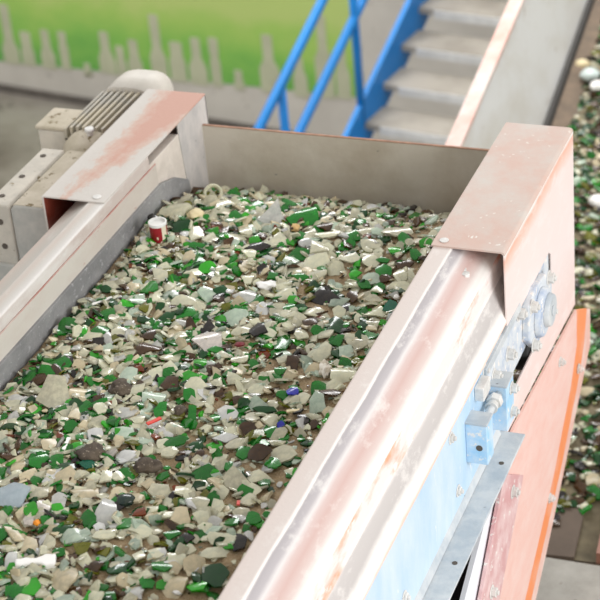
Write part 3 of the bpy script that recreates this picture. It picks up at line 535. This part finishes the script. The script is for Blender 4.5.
def shard_geo(r, w, l, t, R, n=None):
    """one fragment: irregular cornered outline, curved like the bottle wall it came from. -> verts, faces, smooth flags"""
    n = n or r.choice((4, 4, 5, 5, 6, 7))
    a0 = r.uniform(0, 6.283); ang = sorted(a0 + 6.283 * (k + r.uniform(-.30, .30)) / n for k in range(n))
    co = []
    for a in ang:
        k = r.uniform(.86, 1.14); co.append(Vector((math.cos(a) * w / 2 * k, math.sin(a) * l / 2 * k)))
    out = []
    for i in range(n):
        p, q = co[i], co[(i + 1) % n]; m = (p + q) / 2 + (p + q).normalized() * r.uniform(-.05, .10) * (p - q).length
        out += [p, m]
    N = len(out); ca = r.uniform(0, 6.283); cx, cy = math.cos(ca), math.sin(ca)
    def bend(p):
        s = p.x * cx + p.y * cy
        return -(s * s) / (2 * R)
    V, F, S = [], [], []
    for sgn in (1, -1):
        b0 = len(V)
        V.append((0, 0, sgn * t / 2))
        for k in (.55, 1.0):
            for p in out:
                q = p * k; V.append((q.x, q.y, bend(q) + sgn * t / 2 * (1 if k < .9 else .8)))
        for i in range(N):
            j = (i + 1) % N
            tri = (b0, b0 + 1 + i, b0 + 1 + j); quad = (b0 + 1 + i, b0 + 1 + N + i, b0 + 1 + N + j, b0 + 1 + j)
            F += [tri if sgn > 0 else tri[::-1], quad if sgn > 0 else quad[::-1]]; S += [True, True]
    for i in range(N):
        j = (i + 1) % N
        F.append((1 + N + i, 1 + N + 2 * N + 1 + i, 1 + N + 2 * N + 1 + j, 1 + N + j)); S.append(False)
    return V, F, S
def shard_mesh(name, geo, mat):
    V, F, S = geo; me = bpy.data.meshes.new(name); me.from_pydata(V, [], F); me.materials.append(mat)
    me.polygons.foreach_set('use_smooth', S)
    # crisp broken rims
    es = {}
    for p in me.polygons:
        for e in p.edge_keys: es.setdefault(e, set()).add(p.use_smooth)
    at = me.attributes.new('sharp_edge', 'BOOLEAN', 'EDGE')
    at.data.foreach_set('value', [len(es.get(tuple(sorted(e.vertices)), ())) > 1 for e in me.edges])
    return me

HX, HY = .9364, .3510            # the sideways direction the larger pieces were measured along
placed = []                      # (x, y, radius, top z)
def settle(x, y, r, h):
    z = bed(x, y)
    for (a, b_, q, t) in placed:
        d = math.hypot(a - x, b_ - y)
        if d < (q + r) * .62: z = max(z, t - .003 - .012 * d / (q + r))
    placed.append((x, y, r, z + h)); return z
SH = [tuple(p.split()) for p in SHARDS.strip().split(';')]
SH = [(int(a) / 1000, int(b_) / 1000, int(c) / 1000, int(d) / 1000, k) for a, b_, c, d, k in SH]
COLW = {'C': 'pale clear', 'E': 'tan dusty', 'W': 'whitish clear', 'L': 'pinkish clear', 'A': 'pale aqua', 'G': 'green', 'B': 'bright green', 'D': 'dark green',
        'T': 'teal', 'O': 'olive', 'N': 'brown', 'R': 'red-brown', 'K': 'blackish', 'U': 'cobalt blue', 'X': 'pale blue', 'P': 'purplish black'}
GM['P'] = GM['K']
SKEY = {'A': 'C', 'W': 'C', 'L': 'C', 'E': 'C'}
# landmarks among the pieces: things of their own with their own labels; they serve to tell the others apart
LAND = []
def lay(o, x, y, z, tilt=(0, 0), rz=None):
    o.location = (x, y, z)
    o.rotation_euler = (tilt[0], tilt[1], math.atan2(HY, HX) if rz is None else rz)
def put_shard(x, y, w, h, key, lab=None, R=None, tilt=None, n=None, lift=0.0, t=None):
    l = h * 1.5
    t = t or min(.0055, .0028 + .05 * min(w, l))
    w, l = w * 1.28, l * 1.25
    me = shard_mesh('glass_shard', shard_geo(rnd, w, l, t, R or rnd.uniform(.03, .075), n), GM[key])
    o = bpy.data.objects.new('glass_shard', me); COL.objects.link(o)
    z = settle(x, y, (w + l) / 4, .006)
    tl = tilt or (rnd.gauss(.12, .16), rnd.gauss(0, .15))
    lay(o, x, y, z + .010 + lift + .10 * min(w, l) * (abs(tl[0]) + abs(tl[1])), tl, math.atan2(HY, HX) + rnd.uniform(-.35, .35))
    if lab: o['label'] = lab
    o['category'] = 'glass shard'; o['group'] = 'broken glass on the belt'
    return o
# landmark glass pieces, largest and oddest in the heap
def px_rank(x, y):               # where a point of the heap shows in the photograph, for ranking neighbours only
    v = CAMR.transposed() @ (Vector((x, y, -.13)) - CAMP)
    return 300 + 1913 * v.x / v.z, 300 + 1913 * v.y / v.z

specials = [   # x, y, w, h, glass, label, short name for use in other labels
 (-.166, -.414, .020, .015, 'U', 'upper cobalt blue shard, in the sandy patch beside the right rail', 'upper blue shard'),
 (-.146, -.533, .013, .013, 'U', 'lower, smaller cobalt blue shard in the sandy patch beside the right rail', 'lower blue shard'),
 (-.555, -.873, .054, .036, 'X', 'big shiny pale blue curved shard at the lower left of the heap', 'big pale blue shard'),
]
glass = []                       # (object, colour word, x, y)
def add_land(o, short, x, y): LAND.append((short, *px_rank(x, y)))

# ---- the big pieces first, each one an object
big = sorted(SH, key=lambda s: -s[2] * s[3])
named = {  # nearest digitised piece -> own label, short name
 (276, 216): ('large whitish pointed shard standing up near the end plate', 'pointed whitish shard'),
 (303, 215): ('largest emerald green shard, lying under the end plate', 'largest emerald shard'),
 (177, 208): ('large pale oval shard between the left cover and the cream stone', 'pale oval shard'),
 (324, 292): ('long purplish black curved shard right of the middle of the heap', 'purplish black shard'),
 (255, 246): ('long flat blackish shard below the pointed whitish shard', 'long blackish shard'),
 (208, 338): ('pinkish clear notched shard in the middle of the heap', 'pinkish notched shard'),
 (235, 316): ('aqua curved shard with a bright rim, mid-heap, left of the dark grey one', 'aqua curved shard'),
 (258, 328): ('dark grey flat shard right of the aqua curved shard', 'dark grey shard'),
 (53, 395): ('largest pale clear flat shard near the left rail', 'largest clear shard'),
 (148, 345): ('big dark brown shard in the left half of the heap', 'big brown shard'),
 (318, 402): ('big pale aqua shard lying against the right rail', 'big aqua shard'),
 (234, 477): ('big clear round-rimmed bottle shard on the sandy patch', 'round-rimmed shard'),
 (183, 517): ('squarish tan shard lying alone on sand in the lower heap', 'squarish tan shard'),
 (103, 513): ('large whitish clear shard with facets left of the round black one', 'faceted whitish shard'),
 (258, 453): ('oval brown shard between green ones, lower right by the rail', 'oval brown shard'),
 (215, 573): ('big dark green shard at the bottom beside the right rail', 'big dark green shard'),
 (200, 358): ('vivid bright green shard right below the pinkish notched shard', 'vivid green shard'),
 (62, 574): ('big tan flat shard below the long white fragment', 'big tan shard'),
 (139, 511): ('red-brown shard right of the round black one', 'red-brown shard'),
}
NAMED = [tuple(p.split()) for p in NAMEDXY.strip().split(';')]
NK = {(int(a), int(b_)): (int(u), int(v)) for u, v, a, b_ in NAMED}
count = 0
LIMIT = 300 - len(specials) - 2
for (x, y, w, h, k) in big:
    key = NK.get((round(x * 1000), round(y * 1000)))
    if k == 'M':
        continue
    if count >= LIMIT and not key: continue
    count += 1
    if key:
        lab, short = named[key]
        tl = {(276, 216): (.62, .05), (235, 316): (.35, -.1), (103, 513): (.45, .1), (303, 215): (.3, .1), (324, 292): (.35, -.25)}.get(key)
        o = put_shard(x, y, w, h, k, lab, tilt=tl, n=3 if key == (276, 216) else (4 if key == (183, 517) else None), R=.035 if key in ((324, 292), (235, 316)) else None, lift=.004)
        add_land(o, short, x, y); glass.append((o, None, x, y))
    else:
        o = put_shard(x, y, w, h, k); glass.append((o, COLW[k], x, y))
for (x, y, w, h, k, lab, short) in specials:
    o = put_shard(x, y, w, h, k, lab, lift=.006); add_land(o, short, x, y); glass.append((o, None, x, y))

# round black-green pebble of glass and the bottle-neck ring
def blob(name, x, y, rx, ry, rz, mat, lab, cat, group=None, seed=1, rough=.25, lift=.0, sub=3, short=None):
    bm = BM(); bmesh.ops.create_icosphere(bm, subdivisions=sub, radius=1)
    for v in bm.verts:
        d = 1 + rough * mnoise.noise(v.co * 1.6 + Vector((seed * 3.1, 0, 0))) + rough * .5 * mnoise.noise(v.co * 5 + Vector((seed, 4, 0)))
        v.co = Vector((v.co.x * rx * d, v.co.y * ry * d, v.co.z * rz * d))
    for f in bm.faces: f.smooth = True
    o = obj(name, bm, mat); z = settle(x, y, max(rx, ry), rz)
    lay(o, x, y, z + rz * .75 + lift); tag(o, lab, cat, group)
    if short: add_land(o, short, x, y)
    return o
o = blob('glass_shard', -.345, -.820, .019, .017, .010, GM['T'], 'round smooth black-green shard in the lower left of the heap', 'glass shard', 'broken glass on the belt', 3, .12, .004, short='round black shard')
o.data.materials[0] = glass_mat('black green glass', lin(22, 44, 38), .2, .15, .05)
glass.append((o, None, -.345, -.82))
def neck(x, y):
    bm = BM(); R_, r_ = .020, .0045
    for a in range(28):
        for b_ in range(8):
            pass
    vs = [[bm.verts.new(((R_ + r_ * math.cos(q)) * math.cos(p), (R_ + r_ * math.cos(q)) * math.sin(p), r_ * 1.9 * math.sin(q))) for q in [2 * math.pi * b_ / 8 for b_ in range(8)]] for p in [math.pi * 2 * a / 28 for a in range(28)]]
    for a in range(28):
        for b_ in range(8):
            bm.faces.new((vs[a][b_], vs[(a + 1) % 28][b_], vs[(a + 1) % 28][(b_ + 1) % 8], vs[a][(b_ + 1) % 8])).smooth = True
    o = obj('bottle_neck_ring', bm, GM['C']); z = settle(x, y, .02, .012); lay(o, x, y, z + .014, (.75, .1))
    tag(o, 'broken ring of a clear bottle neck leaning by the end plate', 'bottle neck'); add_land(o, 'bottle neck ring', x, y)
neck(-.682, .392)

# crushed drinks can
can = None
cx_, cy_ = -.703, .128; z0 = settle(cx_, cy_, .022, .04) + .006
can = thing('drinks_can', (cx_, cy_, z0), 'small red and cream can end standing in glass beside the left rail', 'can')
def ring_wall(bm, r0, r1, za, zb, mi, n=26, dent=.0):
    A, B = [], []
    for k in range(n):
        t = 2 * math.pi * k / n; d = 1 - dent * max(0, math.cos(t - 2.0)) ** 3
        A.append(bm.verts.new((cx_ + r0 * d * math.cos(t), cy_ + r0 * d * math.sin(t), za))); B.append(bm.verts.new((cx_ + r1 * d * math.cos(t), cy_ + r1 * d * math.sin(t), zb)))
    for k in range(n):
        t = math.degrees(2 * math.pi * (k + .5) / n) % 360
        f = bm.faces.new((A[k], A[(k + 1) % n], B[(k + 1) % n], B[k])); f.smooth = True
        f.material_index = mi if mi else (1 if 318 < t < 368 else 0)
    return A, B
bm = BM(); A, B = ring_wall(bm, .0195, .0205, z0 - .004, z0 + .036, 0, dent=.1)
body = obj('can_body', bm, [M['can_red'], M['can_white']], can)
bm = BM(); A, B = ring_wall(bm, .0208, .0215, z0 + .035, z0 + .043, 2); A2, B2 = ring_wall(bm, .0185, .0178, z0 + .043, z0 + .038, 2)
for f in bm.faces: f.material_index = 0
n_ = len(B)
for k in range(n_): bm.faces.new((B[k], B[(k + 1) % n_], A2[(k + 1) % n_], A2[k]))
bm.faces.new(B2)
obj('can_rim', bm, M['can_rim'], can)
bm = BM(); box(bm, cx_ + .004, cx_ + .008, cy_ - .0206, cy_ - .0196, z0 + .006, z0 + .012); obj('print_mark', bm, M['can_white'], body)
add_land(can, 'red and cream can', cx_, cy_)

blob('cream_stone', -.654, .232, .020, .017, .011, M['cream'], 'cream coloured stone right of the pale oval shard near the left cover', 'stone', None, 5, .35, .004, short='cream stone')
blob('orange_chip', -.402, .221, .010, .009, .009, M['orange_stone'], 'orange cream chip at the foot of the pointed whitish shard', 'chip', None, 6, .4, .008, short='orange chip')
blob('white_china_chip', -.378, -.026, .020, .014, .009, M['china'], 'bright white china fragment in the upper middle of the heap', 'china fragment', None, 8, .6, .006, short='white china chip')
blob('plaster_crumb', -.134, -.317, .010, .026, .010, M['plaster'], 'long crumbly white plaster lump near the right rail', 'plaster lump', None, 9, .6, .006, short='crumbly plaster lump')
blob('dark_lump', -.468, -.707, .026, .024, .014, M['lump'], 'big dark gritty lump left of the other gritty lump, lower left heap', 'lump', 'dark gritty lumps', 10, .4, .004, short='left gritty lump')
blob('dark_lump', -.348, -.715, .027, .018, .013, M['lump'], 'dark gritty lump right of a yellowish green patch, lower mid heap', 'lump', 'dark gritty lumps', 11, .5, .004, short='right gritty lump')
blob('dark_lump', -.515, -.480, .021, .024, .013, M['lump'], 'dark grey gritty lump beside a pale aqua shard in the left half', 'lump', 'dark gritty lumps', 12, .5, .004, short='upper gritty lump')
blob('dark_lump', -.365, -.520, .015, .010, .009, M['lump'], 'small dark gritty lump in the middle, beside green shards', 'lump', 'dark gritty lumps', 13, .5, .004, short='small gritty lump')
blob('white_bit', -.081, -.017, .006, .007, .006, M['china'], 'tiny white bit close against the right rail', 'chip', None, 14, .4, .006)
blob('orange_bit', -.472, -.930, .006, .006, .006, M['orange_plastic'], 'tiny bright orange bit above the long white fragment', 'plastic bit', None, 15, .3, .012)
blob('maroon_bit', -.341, -.268, .011, .007, .005, M['maroon'], 'small maroon bit right of the pinkish notched shard', 'plastic bit', None, 16, .3, .006)
def slab(name, x, y, L, Wd, H, rz, mat, lab, cat, lift=.012, tilt=(0, 0), short=None, seed=1, jag=.25):
    bm = BM(); n = 9; r = random.Random(seed); top = []
    up = [(-L / 2 + L * k / (n - 1), Wd / 2 * (1 + r.uniform(-jag, jag))) for k in range(n)]
    dn = [(-L / 2 + L * k / (n - 1), -Wd / 2 * (1 + r.uniform(-jag, jag))) for k in range(n)][::-1]
    prism(bm, up + dn, -H / 2, H / 2, 'Z'); o = obj(name, bm, mat, bevel=min(H, Wd) * .25)
    z = settle(x, y, Wd, H); lay(o, x, y, z + lift, tilt, rz); tag(o, lab, cat)
    if short: add_land(o, short, x, y)
    return o
slab('white_china_fragment', -.423, -1.030, .072, .024, .012, .42, M['china'], 'long thick white china fragment at the lower left edge of the picture', 'china fragment', .012, (0, .05), 'long white fragment', 4, .5)
slab('white_sliver', -.698, -.184, .046, .006, .003, .75, M['china'], 'thin white sliver lying slantwise beside the left rail', 'sliver', .016, (0, -.1), 'white sliver', 2)
slab('white_sliver', -.533, -.689, .040, .007, .003, 1.75, M['china'], 'short white upright sliver left of the gritty lumps', 'sliver', .016, (.2, 0), None, 3)
slab('cream_curl', -.144, -.473, .026, .008, .004, .40, M['cream'], 'thin cream chip between the two cobalt blue shards', 'chip', .012, (0, 0), None, 5)
slab('red_rim_sliver', -.395, -.579, .032, .008, .0035, .95, M['red_plastic'], 'thin red curved sliver in the middle of the lower heap', 'plastic bit', .022, (.1, 0), 'red sliver', 6, .15)
slab('red_bit', -.135, -.779, .006, .014, .003, .3, M['red_plastic'], 'tiny red bit on sand right of the round-rimmed bottle shard', 'plastic bit', .012, (0, 0), None, 7)

# ---- labels for the remaining shards: nearest of its colour on one side of something that can be found
def side(du, dv):
    return ('right of' if du > 0 else 'left of') if abs(du) > abs(dv) else ('below' if dv > 0 else 'above')
pos = [(o, c, *px_rank(x, y)) for o, c, x, y in glass]
rank = {}
for li, (short, lu, lv) in enumerate(LAND):
    q = {}
    for i, (o, c, u, v) in enumerate(pos):
        if c is None: continue
        d = math.hypot(u - lu, v - lv)
        if d > 3: q.setdefault((c, side(u - lu, v - lv)), []).append((d, i))
    for (c, s), L in q.items():
        for r_, (d, i) in enumerate(sorted(L)):
            rank.setdefault(i, []).append((r_ + d / 70, r_, d, li, s))
ORD = ['nearest', 'second nearest', 'third nearest', 'fourth nearest', 'fifth nearest', 'sixth nearest', 'seventh nearest', 'eighth nearest', 'ninth nearest', 'tenth nearest']
for i, (o, c, u, v) in enumerate(pos):
    if c is None: continue
    _, r_, d, li, s = min(rank[i])
    o['label'] = f"{c} glass shard, {ORD[min(r_, 9)]} {c} one {s} the {LAND[li][0]}"
MAXR = max(min(rank[i])[1] for i, p in enumerate(pos) if p[1] is not None)
print('largest rank used', MAXR, 'glass', len(glass))

# ---- all the smaller pieces, one object
def litter(name, lab, seed, n, area, zf, sizes, weights, taken=None, dens=None):
    r = random.Random(seed); V, F, S, MI = [], [], [], []
    keys = list(weights); ww = [weights[k] for k in keys]
    for _ in range(n):
        for _try in range(12):
            x = r.uniform(area[0], area[1]); y = r.uniform(area[2], area[3])
            if dens is None or r.random() < dens(x, y): break
        s = sizes(r); k = r.choices(keys, ww)[0]
        v, f, sm_ = shard_geo(r, s * r.uniform(.8, 1.35), s * r.uniform(.7, 1.15), max(.0016, s * .16), r.uniform(.02, .06))
        E = Matrix.Rotation(r.uniform(0, 6.28), 4, 'Z') @ Matrix.Rotation(r.gauss(0, .38), 4, 'X') @ Matrix.Rotation(r.gauss(0, .38), 4, 'Y')
        z = zf(x, y) + s * .10 + r.uniform(-.001, .007)
        b0 = len(V)
        for p in v:
            q = E @ Vector(p); V.append((q.x + x, q.y + y, q.z + z))
        F += [tuple(i + b0 for i in g_) for g_ in f]; S += sm_; MI += [keys.index(k)] * len(f)
    me = bpy.data.meshes.new(name); me.from_pydata(V, [], F)
    for k in keys: me.materials.append(GM[k])
    me.polygons.foreach_set('use_smooth', [False] * len(F)); me.polygons.foreach_set('material_index', MI)
    o = bpy.data.objects.new(name, me); COL.objects.link(o); tag(o, lab, 'glass litter', kind='stuff')
    return o
WT = {'C': 40, 'E': 13, 'A': 7, 'W': 6, 'G': 14, 'B': 5, 'D': 8, 'O': 4, 'N': 8, 'K': 2.5, 'R': 1.5}
def dens(x, y):
    n = .5 + .5 * mnoise.noise(Vector((x * 7, y * 7, 9)))
    t = min(1, max(0, (-.12 - x) / .35))            # the belt's right side shows more bare sand
    return .50 + .50 * t if n > .40 else .16 + .80 * t
litter('small_glass_litter', 'countless small shards filling the heap between the bigger pieces on the belt', 21, 9500, (X0 + .012, X1 - .012, -1.40, .555), bed,
       lambda r: .006 + .032 * r.random() ** 1.6, WT, None, dens)

# ================================================================== receiving conveyor below, running away on the right
SB = -1.30
def rc(t, x=0.0, z=0.0):         # along its length t (from its near end), sideways x, height above its bed
    return Vector((-.336 + x * .9955 - .0945 * t, .60 + .9955 * t + .0945 * x, SB + z))
rcv = thing('receiving_conveyor', rc(2, .5, FZ - SB), 'lower conveyor with whitish side wall and salmon rim, running away at right', 'conveyor')
def sweep(name, pts, t0, t1, mat, parent, bevel=0):
    bm = BM(); A = [bm.verts.new(rc(t0, *p)) for p in pts]; B = [bm.verts.new(rc(t1, *p)) for p in pts]; n = len(pts)
    for i in range(n): bm.faces.new((A[i], A[(i + 1) % n], B[(i + 1) % n], B[i]))
    bm.faces.new(A); bm.faces.new(B[::-1]); return obj(name, bm, mat, parent, bevel=bevel)
RL = 7.0
sweep('side_wall', [(.0, -.01), (-.13, .36), (-.145, .40), (-.155, .40), (-.14, .36), (-.012, -.01)], 0, RL, M['chute_wall'], rcv)
sweep('rim', [(-.132, .402), (-.134, .380), (-.180, .380), (-.196, .36), (-.200, .36), (-.186, .402)], 0, RL, M['chute_rim'], rcv)
sweep('joint_strip', [(.0, -.01), (-.010, .030), (.004, .034), (.02, -.01)], 0, RL, plain('dark joint rubber', lin(74, 72, 70), .7), rcv)
sweep('skirt', [(.018, -.01), (.018, .016), (.13, -.004), (.13, -.02)], 0, RL, M['brown_strip'], rcv)
sweep('side_wall', [(1.0, -.01), (1.13, .36), (1.145, .40), (1.155, .40), (1.14, .36), (1.012, -.01)], 0, RL, M['chute_wall'], rcv)
sweep('belt', [(0, -.02), (1.0, -.02), (1.0, -.03), (0, -.03)], 0, RL, M['brown_strip'], rcv)
sweep('belt_edge', [(.36, -.002), (.36, -.018), (.47, -.018), (.47, -.002)], 0, .6, plain('dark belt edge', lin(96, 82, 70), .8), rcv)
sweep('side_rail', [(.53, -.015), (.53, .02), (.57, .02), (.57, -.015)], 0, .55, plain('red brown rail', lin(150, 104, 86), .6), rcv)
for t in (.5, 3, 6):
    for x in (-.02, 1.02):
        p = rc(t, x); bm = BM(); box(bm, p.x - .04, p.x + .04, p.y - .04, p.y + .04, FZ, SB - .03); obj('leg', bm, M['steel_leg'], rcv)
def rbed(t, x):
    k = max(0, min(1, (t - .05 - .8 * max(0, x - .34)) / .5)); s = max(0, min(1, (x - .06) / .12))
    return -.012 + k * s * (.05 + .03 * mnoise.noise(Vector((x * 5, t * 5, 3))) + .012 * mnoise.noise(Vector((x * 22, t * 22, 8))))
bm = BM(); NA, NB = 40, 200
g = [[bm.verts.new(rc(RL * j / NB, .06 + .93 * i / NA, rbed(RL * j / NB, .06 + .93 * i / NA))) for j in range(NB + 1)] for i in range(NA + 1)]
for i in range(NA):
    for j in range(NB): bm.faces.new((g[i][j], g[i + 1][j], g[i + 1][j + 1], g[i][j + 1])).smooth = True
o = obj('glass_fines_heap', bm, plain('brown heap of fines', lin(108, 98, 76), .85, 0, .35, 16)); tag(o, 'brown sandy fines under the glass on the lower conveyor', 'glass fines', kind='stuff')
def rz_(x, y):
    t = ((y - .60) - .0945 * (x + .336)); xx = (x + .336) + .0945 * t
    return SB + rbed(t, xx)
def rdens(x, y):
    t = ((y - .60) - .0945 * (x + .336)); xx = (x + .336) + .0945 * t
    return 1.0 if .09 < xx < .98 and t > .12 + .9 * max(0, xx - .34) + .25 * mnoise.noise(Vector((x * 6, y * 6, 2))) else 0
GM2 = dict(GM)
litter('broken_glass_heap', 'blurred heap of green and clear broken glass on the lower conveyor', 33, 11000, (-.95, .66, .70, 6.0), rz_,
       lambda r: .016 + .040 * r.random() ** 1.8, {'C': 13, 'E': 12, 'A': 3, 'W': 2, 'G': 13, 'B': 1, 'D': 22, 'O': 10, 'N': 20, 'K': 8}, None, rdens)
def stone(pt, r, mat, name, lab, cat, seed):
    bm = BM(); bmesh.ops.create_icosphere(bm, subdivisions=3, radius=1)
    for v in bm.verts:
        v.co *= 1 + .25 * mnoise.noise(v.co * 1.5 + Vector((seed, 0, 0))); v.co = Vector((v.co.x * r, v.co.y * r, v.co.z * r * .6))
    for f in bm.faces: f.smooth = True
    o = obj(name, bm, mat); o.location = pt; tag(o, lab, cat)
def on_bed(x, y, h): return (x, y, rz_(x, y) + h)
stone(on_bed(STONES[0][0], STONES[0][1], .018), .034, M['cream'], 'cream_stone', 'cream stone on the lower conveyor, beside its whitish wall', 'stone', 2)
stone(on_bed(STONES[1][0], STONES[1][1], .03), .040, plain('pale aqua lump', lin(196, 208, 204), .4), 'pale_glass_lump', 'upper pale glass lump on the lower conveyor, below the cream stone', 'glass lump', 4)
stone(on_bed(STONES[2][0], STONES[2][1], .03), .030, M['china'], 'white_glass_lump', 'lower white lump on the lower conveyor at the right edge', 'glass lump', 6)
stone(on_bed(STONES[3][0], STONES[3][1], .03), .030, M['china'], 'white_glass_lump', 'white lump right of the salmon right cover on the lower conveyor', 'glass lump', 8)

# pale slab in front of its near end
bm = BM(); box(bm, -.6, 2.0, -1.2, .57, FZ, -1.25)
tag(obj('concrete_slab', bm, M['slab'], None, bevel=.01), kind='structure')

# ================================================================== hall: floor, wall with mural, stairs
bm = BM(); v = [bm.verts.new(p) for p in ((-12, -5, FZ), (7, -5, FZ), (7, 14, FZ), (-12, 14, FZ))]; bm.faces.new(v)
tag(obj('floor', bm, M['floor']), kind='structure')
PH = math.radians(8)
def wl(s, h, d=0.0):             # wall frame: along, up from the floor, out towards the hall
    return Vector((-5.521 + s * math.cos(PH) - d * math.sin(PH), 8.604 - s * math.sin(PH) - d * math.cos(PH), FZ + h))
def wall_slab(name, s0, s1, h0, h1, d0, d1, mat, parent=None, bev=0):
    """box in the wall's own frame"""
    bm = BM(); box(bm, s0, s1, -d1, -d0, h0, h1)
    o = obj(name, bm, mat, None, bevel=bev)
    o.matrix_world = Matrix.Translation(wl(0, 0)) @ Matrix.Rotation(-PH, 4, 'Z')
    if parent is not None: o.parent = parent; o.matrix_parent_inverse = Matrix.Translation(-Vector(parent.location)) if parent.type == 'EMPTY' else parent.matrix_world.inverted()
    return o
tag(wall_slab('wall_back', -7, 10, 0, 5.5, -.25, 0, M['wall']), kind='structure')
tag(wall_slab('trim_1', -7, 10, 0, .055, 0, .03, M['dirt_line']), kind='structure')
mur = thing('mural', wl(.6, .3), 'green painted mural with grey bottle shapes along its foot, far wall', 'mural')
def sheet(name, pts, d0, d1, mat, parent):
    bm = BM(); prism(bm, [(s, h) for s, h in pts], -d1, -d0, 'Y')
    o = obj(name, bm, mat); o.matrix_world = Matrix.Translation(wl(0, 0)) @ Matrix.Rotation(-PH, 4, 'Z')
    o.parent = parent; o.matrix_parent_inverse = Matrix.Translation(-Vector(mur.location)); return o
sheet('painted_field', [(-6, .12), (-.9, .262), (2.27, .418), (2.27, 2.6), (-6, 2.6)], 0, .004, M['mural'], mur)
for (s, h0, h1, bw, hs, nw) in BOTTLES:
    if hs >= h1 - .03: hs = h1 - .05
    pts = [(s - bw, h0 - .02), (s + bw, h0 - .02), (s + bw, hs - .06), (s + bw * .75, hs - .02), (s + nw, hs + .02), (s + nw, h1 - .01), (s + nw * .8, h1), (s - nw * .8, h1), (s - nw, h1 - .01), (s - nw, hs + .02), (s - bw * .75, hs - .02), (s - bw, hs - .06)]
    sheet('painted_bottle', pts, .004, .008, M['bottle_paint'], mur)

# stairs rising away from us
P8 = math.radians(8)
T0 = Vector((-2.309, 6.092, -2.597)); FW = Vector((math.sin(P8), math.cos(P8), 0)); SD = Vector((math.cos(P8), -math.sin(P8), 0))
RUN, RISE, SW = .252, .133, 1.15
def st(k, x, z=0.0): return T0 + FW * (RUN * k) + Vector((0, 0, RISE * k + z)) + SD * x
K0, K1 = -12, 7
stairs = thing('steel_staircase', st(K0, .5, -.0), 'blue steel staircase with grey treads and blue handrail rising behind the machine', 'stairs')
def quadbox(name, c, mat, parent):
    """eight corners: bottom four then top four"""
    bm = BM(); v = [bm.verts.new(p) for p in c]
    for f in ((0, 3, 2, 1), (4, 5, 6, 7), (0, 1, 5, 4), (1, 2, 6, 5), (2, 3, 7, 6), (3, 0, 4, 7)): bm.faces.new([v[i] for i in f])
    return obj(name, bm, mat, parent)
for k in range(K0 + 1, K1):
    a, b_ = 0.0, RUN * .93
    def q(x, f, z): return st(k, x, z) + FW * f
    tr = quadbox('tread', [q(.0, a, -.035), q(SW, a, -.035), q(SW, b_, -.035), q(.0, b_, -.035), q(.0, a, 0), q(SW, a, 0), q(SW, b_, 0), q(.0, b_, 0)], M['tread'], stairs)
    quadbox('nosing', [q(.10, a - .012, -.052), q(SW - .05, a - .012, -.052), q(SW - .05, a, -.052), q(.10, a, -.052), q(.10, a - .012, -.004), q(SW - .05, a - .012, -.004), q(SW - .05, a, -.004), q(.10, a, -.004)], M['nosing'], tr)
for x in (-.03, SW):
    c = [st(K0, x, -.10), st(K0, x + .03, -.10), st(K1, x + .03, -.20), st(K1, x, -.20), st(K0, x, .13), st(K0, x + .03, .13), st(K1, x + .03, .13), st(K1, x, .13)]
    quadbox('stringer', c, M['stair_blue'], stairs)
for h in (1.05, .64):
    bm = BM(); cyl(bm, st(K0, -.015, h), st(K1, -.015, h), .026, n=14); obj('handrail', bm, M['stair_blue'], stairs)
for k in POSTK:
    p = st(k, -.015); bm = BM(); cyl(bm, p + Vector((0, 0, .0)), p + Vector((0, 0, 1.05)), .024, n=12); obj('post', bm, M['stair_blue'], stairs)
# pale blue steel housing standing on the floor at far left
bm = BM(); box(bm, -6.2, -4.78, 4.6, 6.35, FZ, FZ + .25)
tag(obj('blue_housing', bm, M['pale_blue_sheet'], None, bevel=.03), 'low pale blue steel housing on the floor behind the gearbox, far left', 'housing')

# ================================================================== light, camera
world = bpy.data.worlds.new('hall_daylight'); SC.world = world; world.use_nodes = True
bg = world.node_tree.nodes['Background']; bg.inputs['Color'].default_value = (1.0, .985, .96, 1); bg.inputs['Strength'].default_value = WORLD
def area(name, loc, aim, sx, sy, e, c=(1, 1, 1)):
    l = bpy.data.lights.new(name, 'AREA'); l.shape = 'RECTANGLE'; l.size = sx; l.size_y = sy; l.energy = e; l.color = c
    o = bpy.data.objects.new(name, l); COL.objects.link(o); o.location = loc
    o.rotation_euler = (Vector(aim) - Vector(loc)).to_track_quat('-Z', 'Y').to_euler(); return o
for a in LIGHTS: area(*a)

cam = bpy.data.cameras.new('camera'); co = bpy.data.objects.new('camera', cam); COL.objects.link(co)
cam.sensor_width = 36; cam.lens = 36 * 1913 / 600; cam.clip_end = 200
mw = Matrix((( CAMR[0][0], -CAMR[0][1], -CAMR[0][2]), (CAMR[1][0], -CAMR[1][1], -CAMR[1][2]), (CAMR[2][0], -CAMR[2][1], -CAMR[2][2]))).to_4x4()
co.matrix_world = Matrix.Translation(CAMP) @ mw
cam.dof.use_dof = True; cam.dof.focus_distance = FOCUS; cam.dof.aperture_fstop = FSTOP; cam.dof.aperture_blades = 7
SC.camera = co

for o in list(COL.objects):
    if o.parent is None: o.location.z += UP
SC.view_settings.view_transform = 'Standard'; SC.view_settings.look = 'None'; SC.view_settings.gamma = 1; SC.view_settings.use_curve_mapping = False
SC.view_settings.exposure = EXPOSURE
SC.cycles.max_bounces = 10; SC.cycles.transparent_max_bounces = 8; SC.cycles.caustics_reflective = False; SC.cycles.caustics_refractive = True
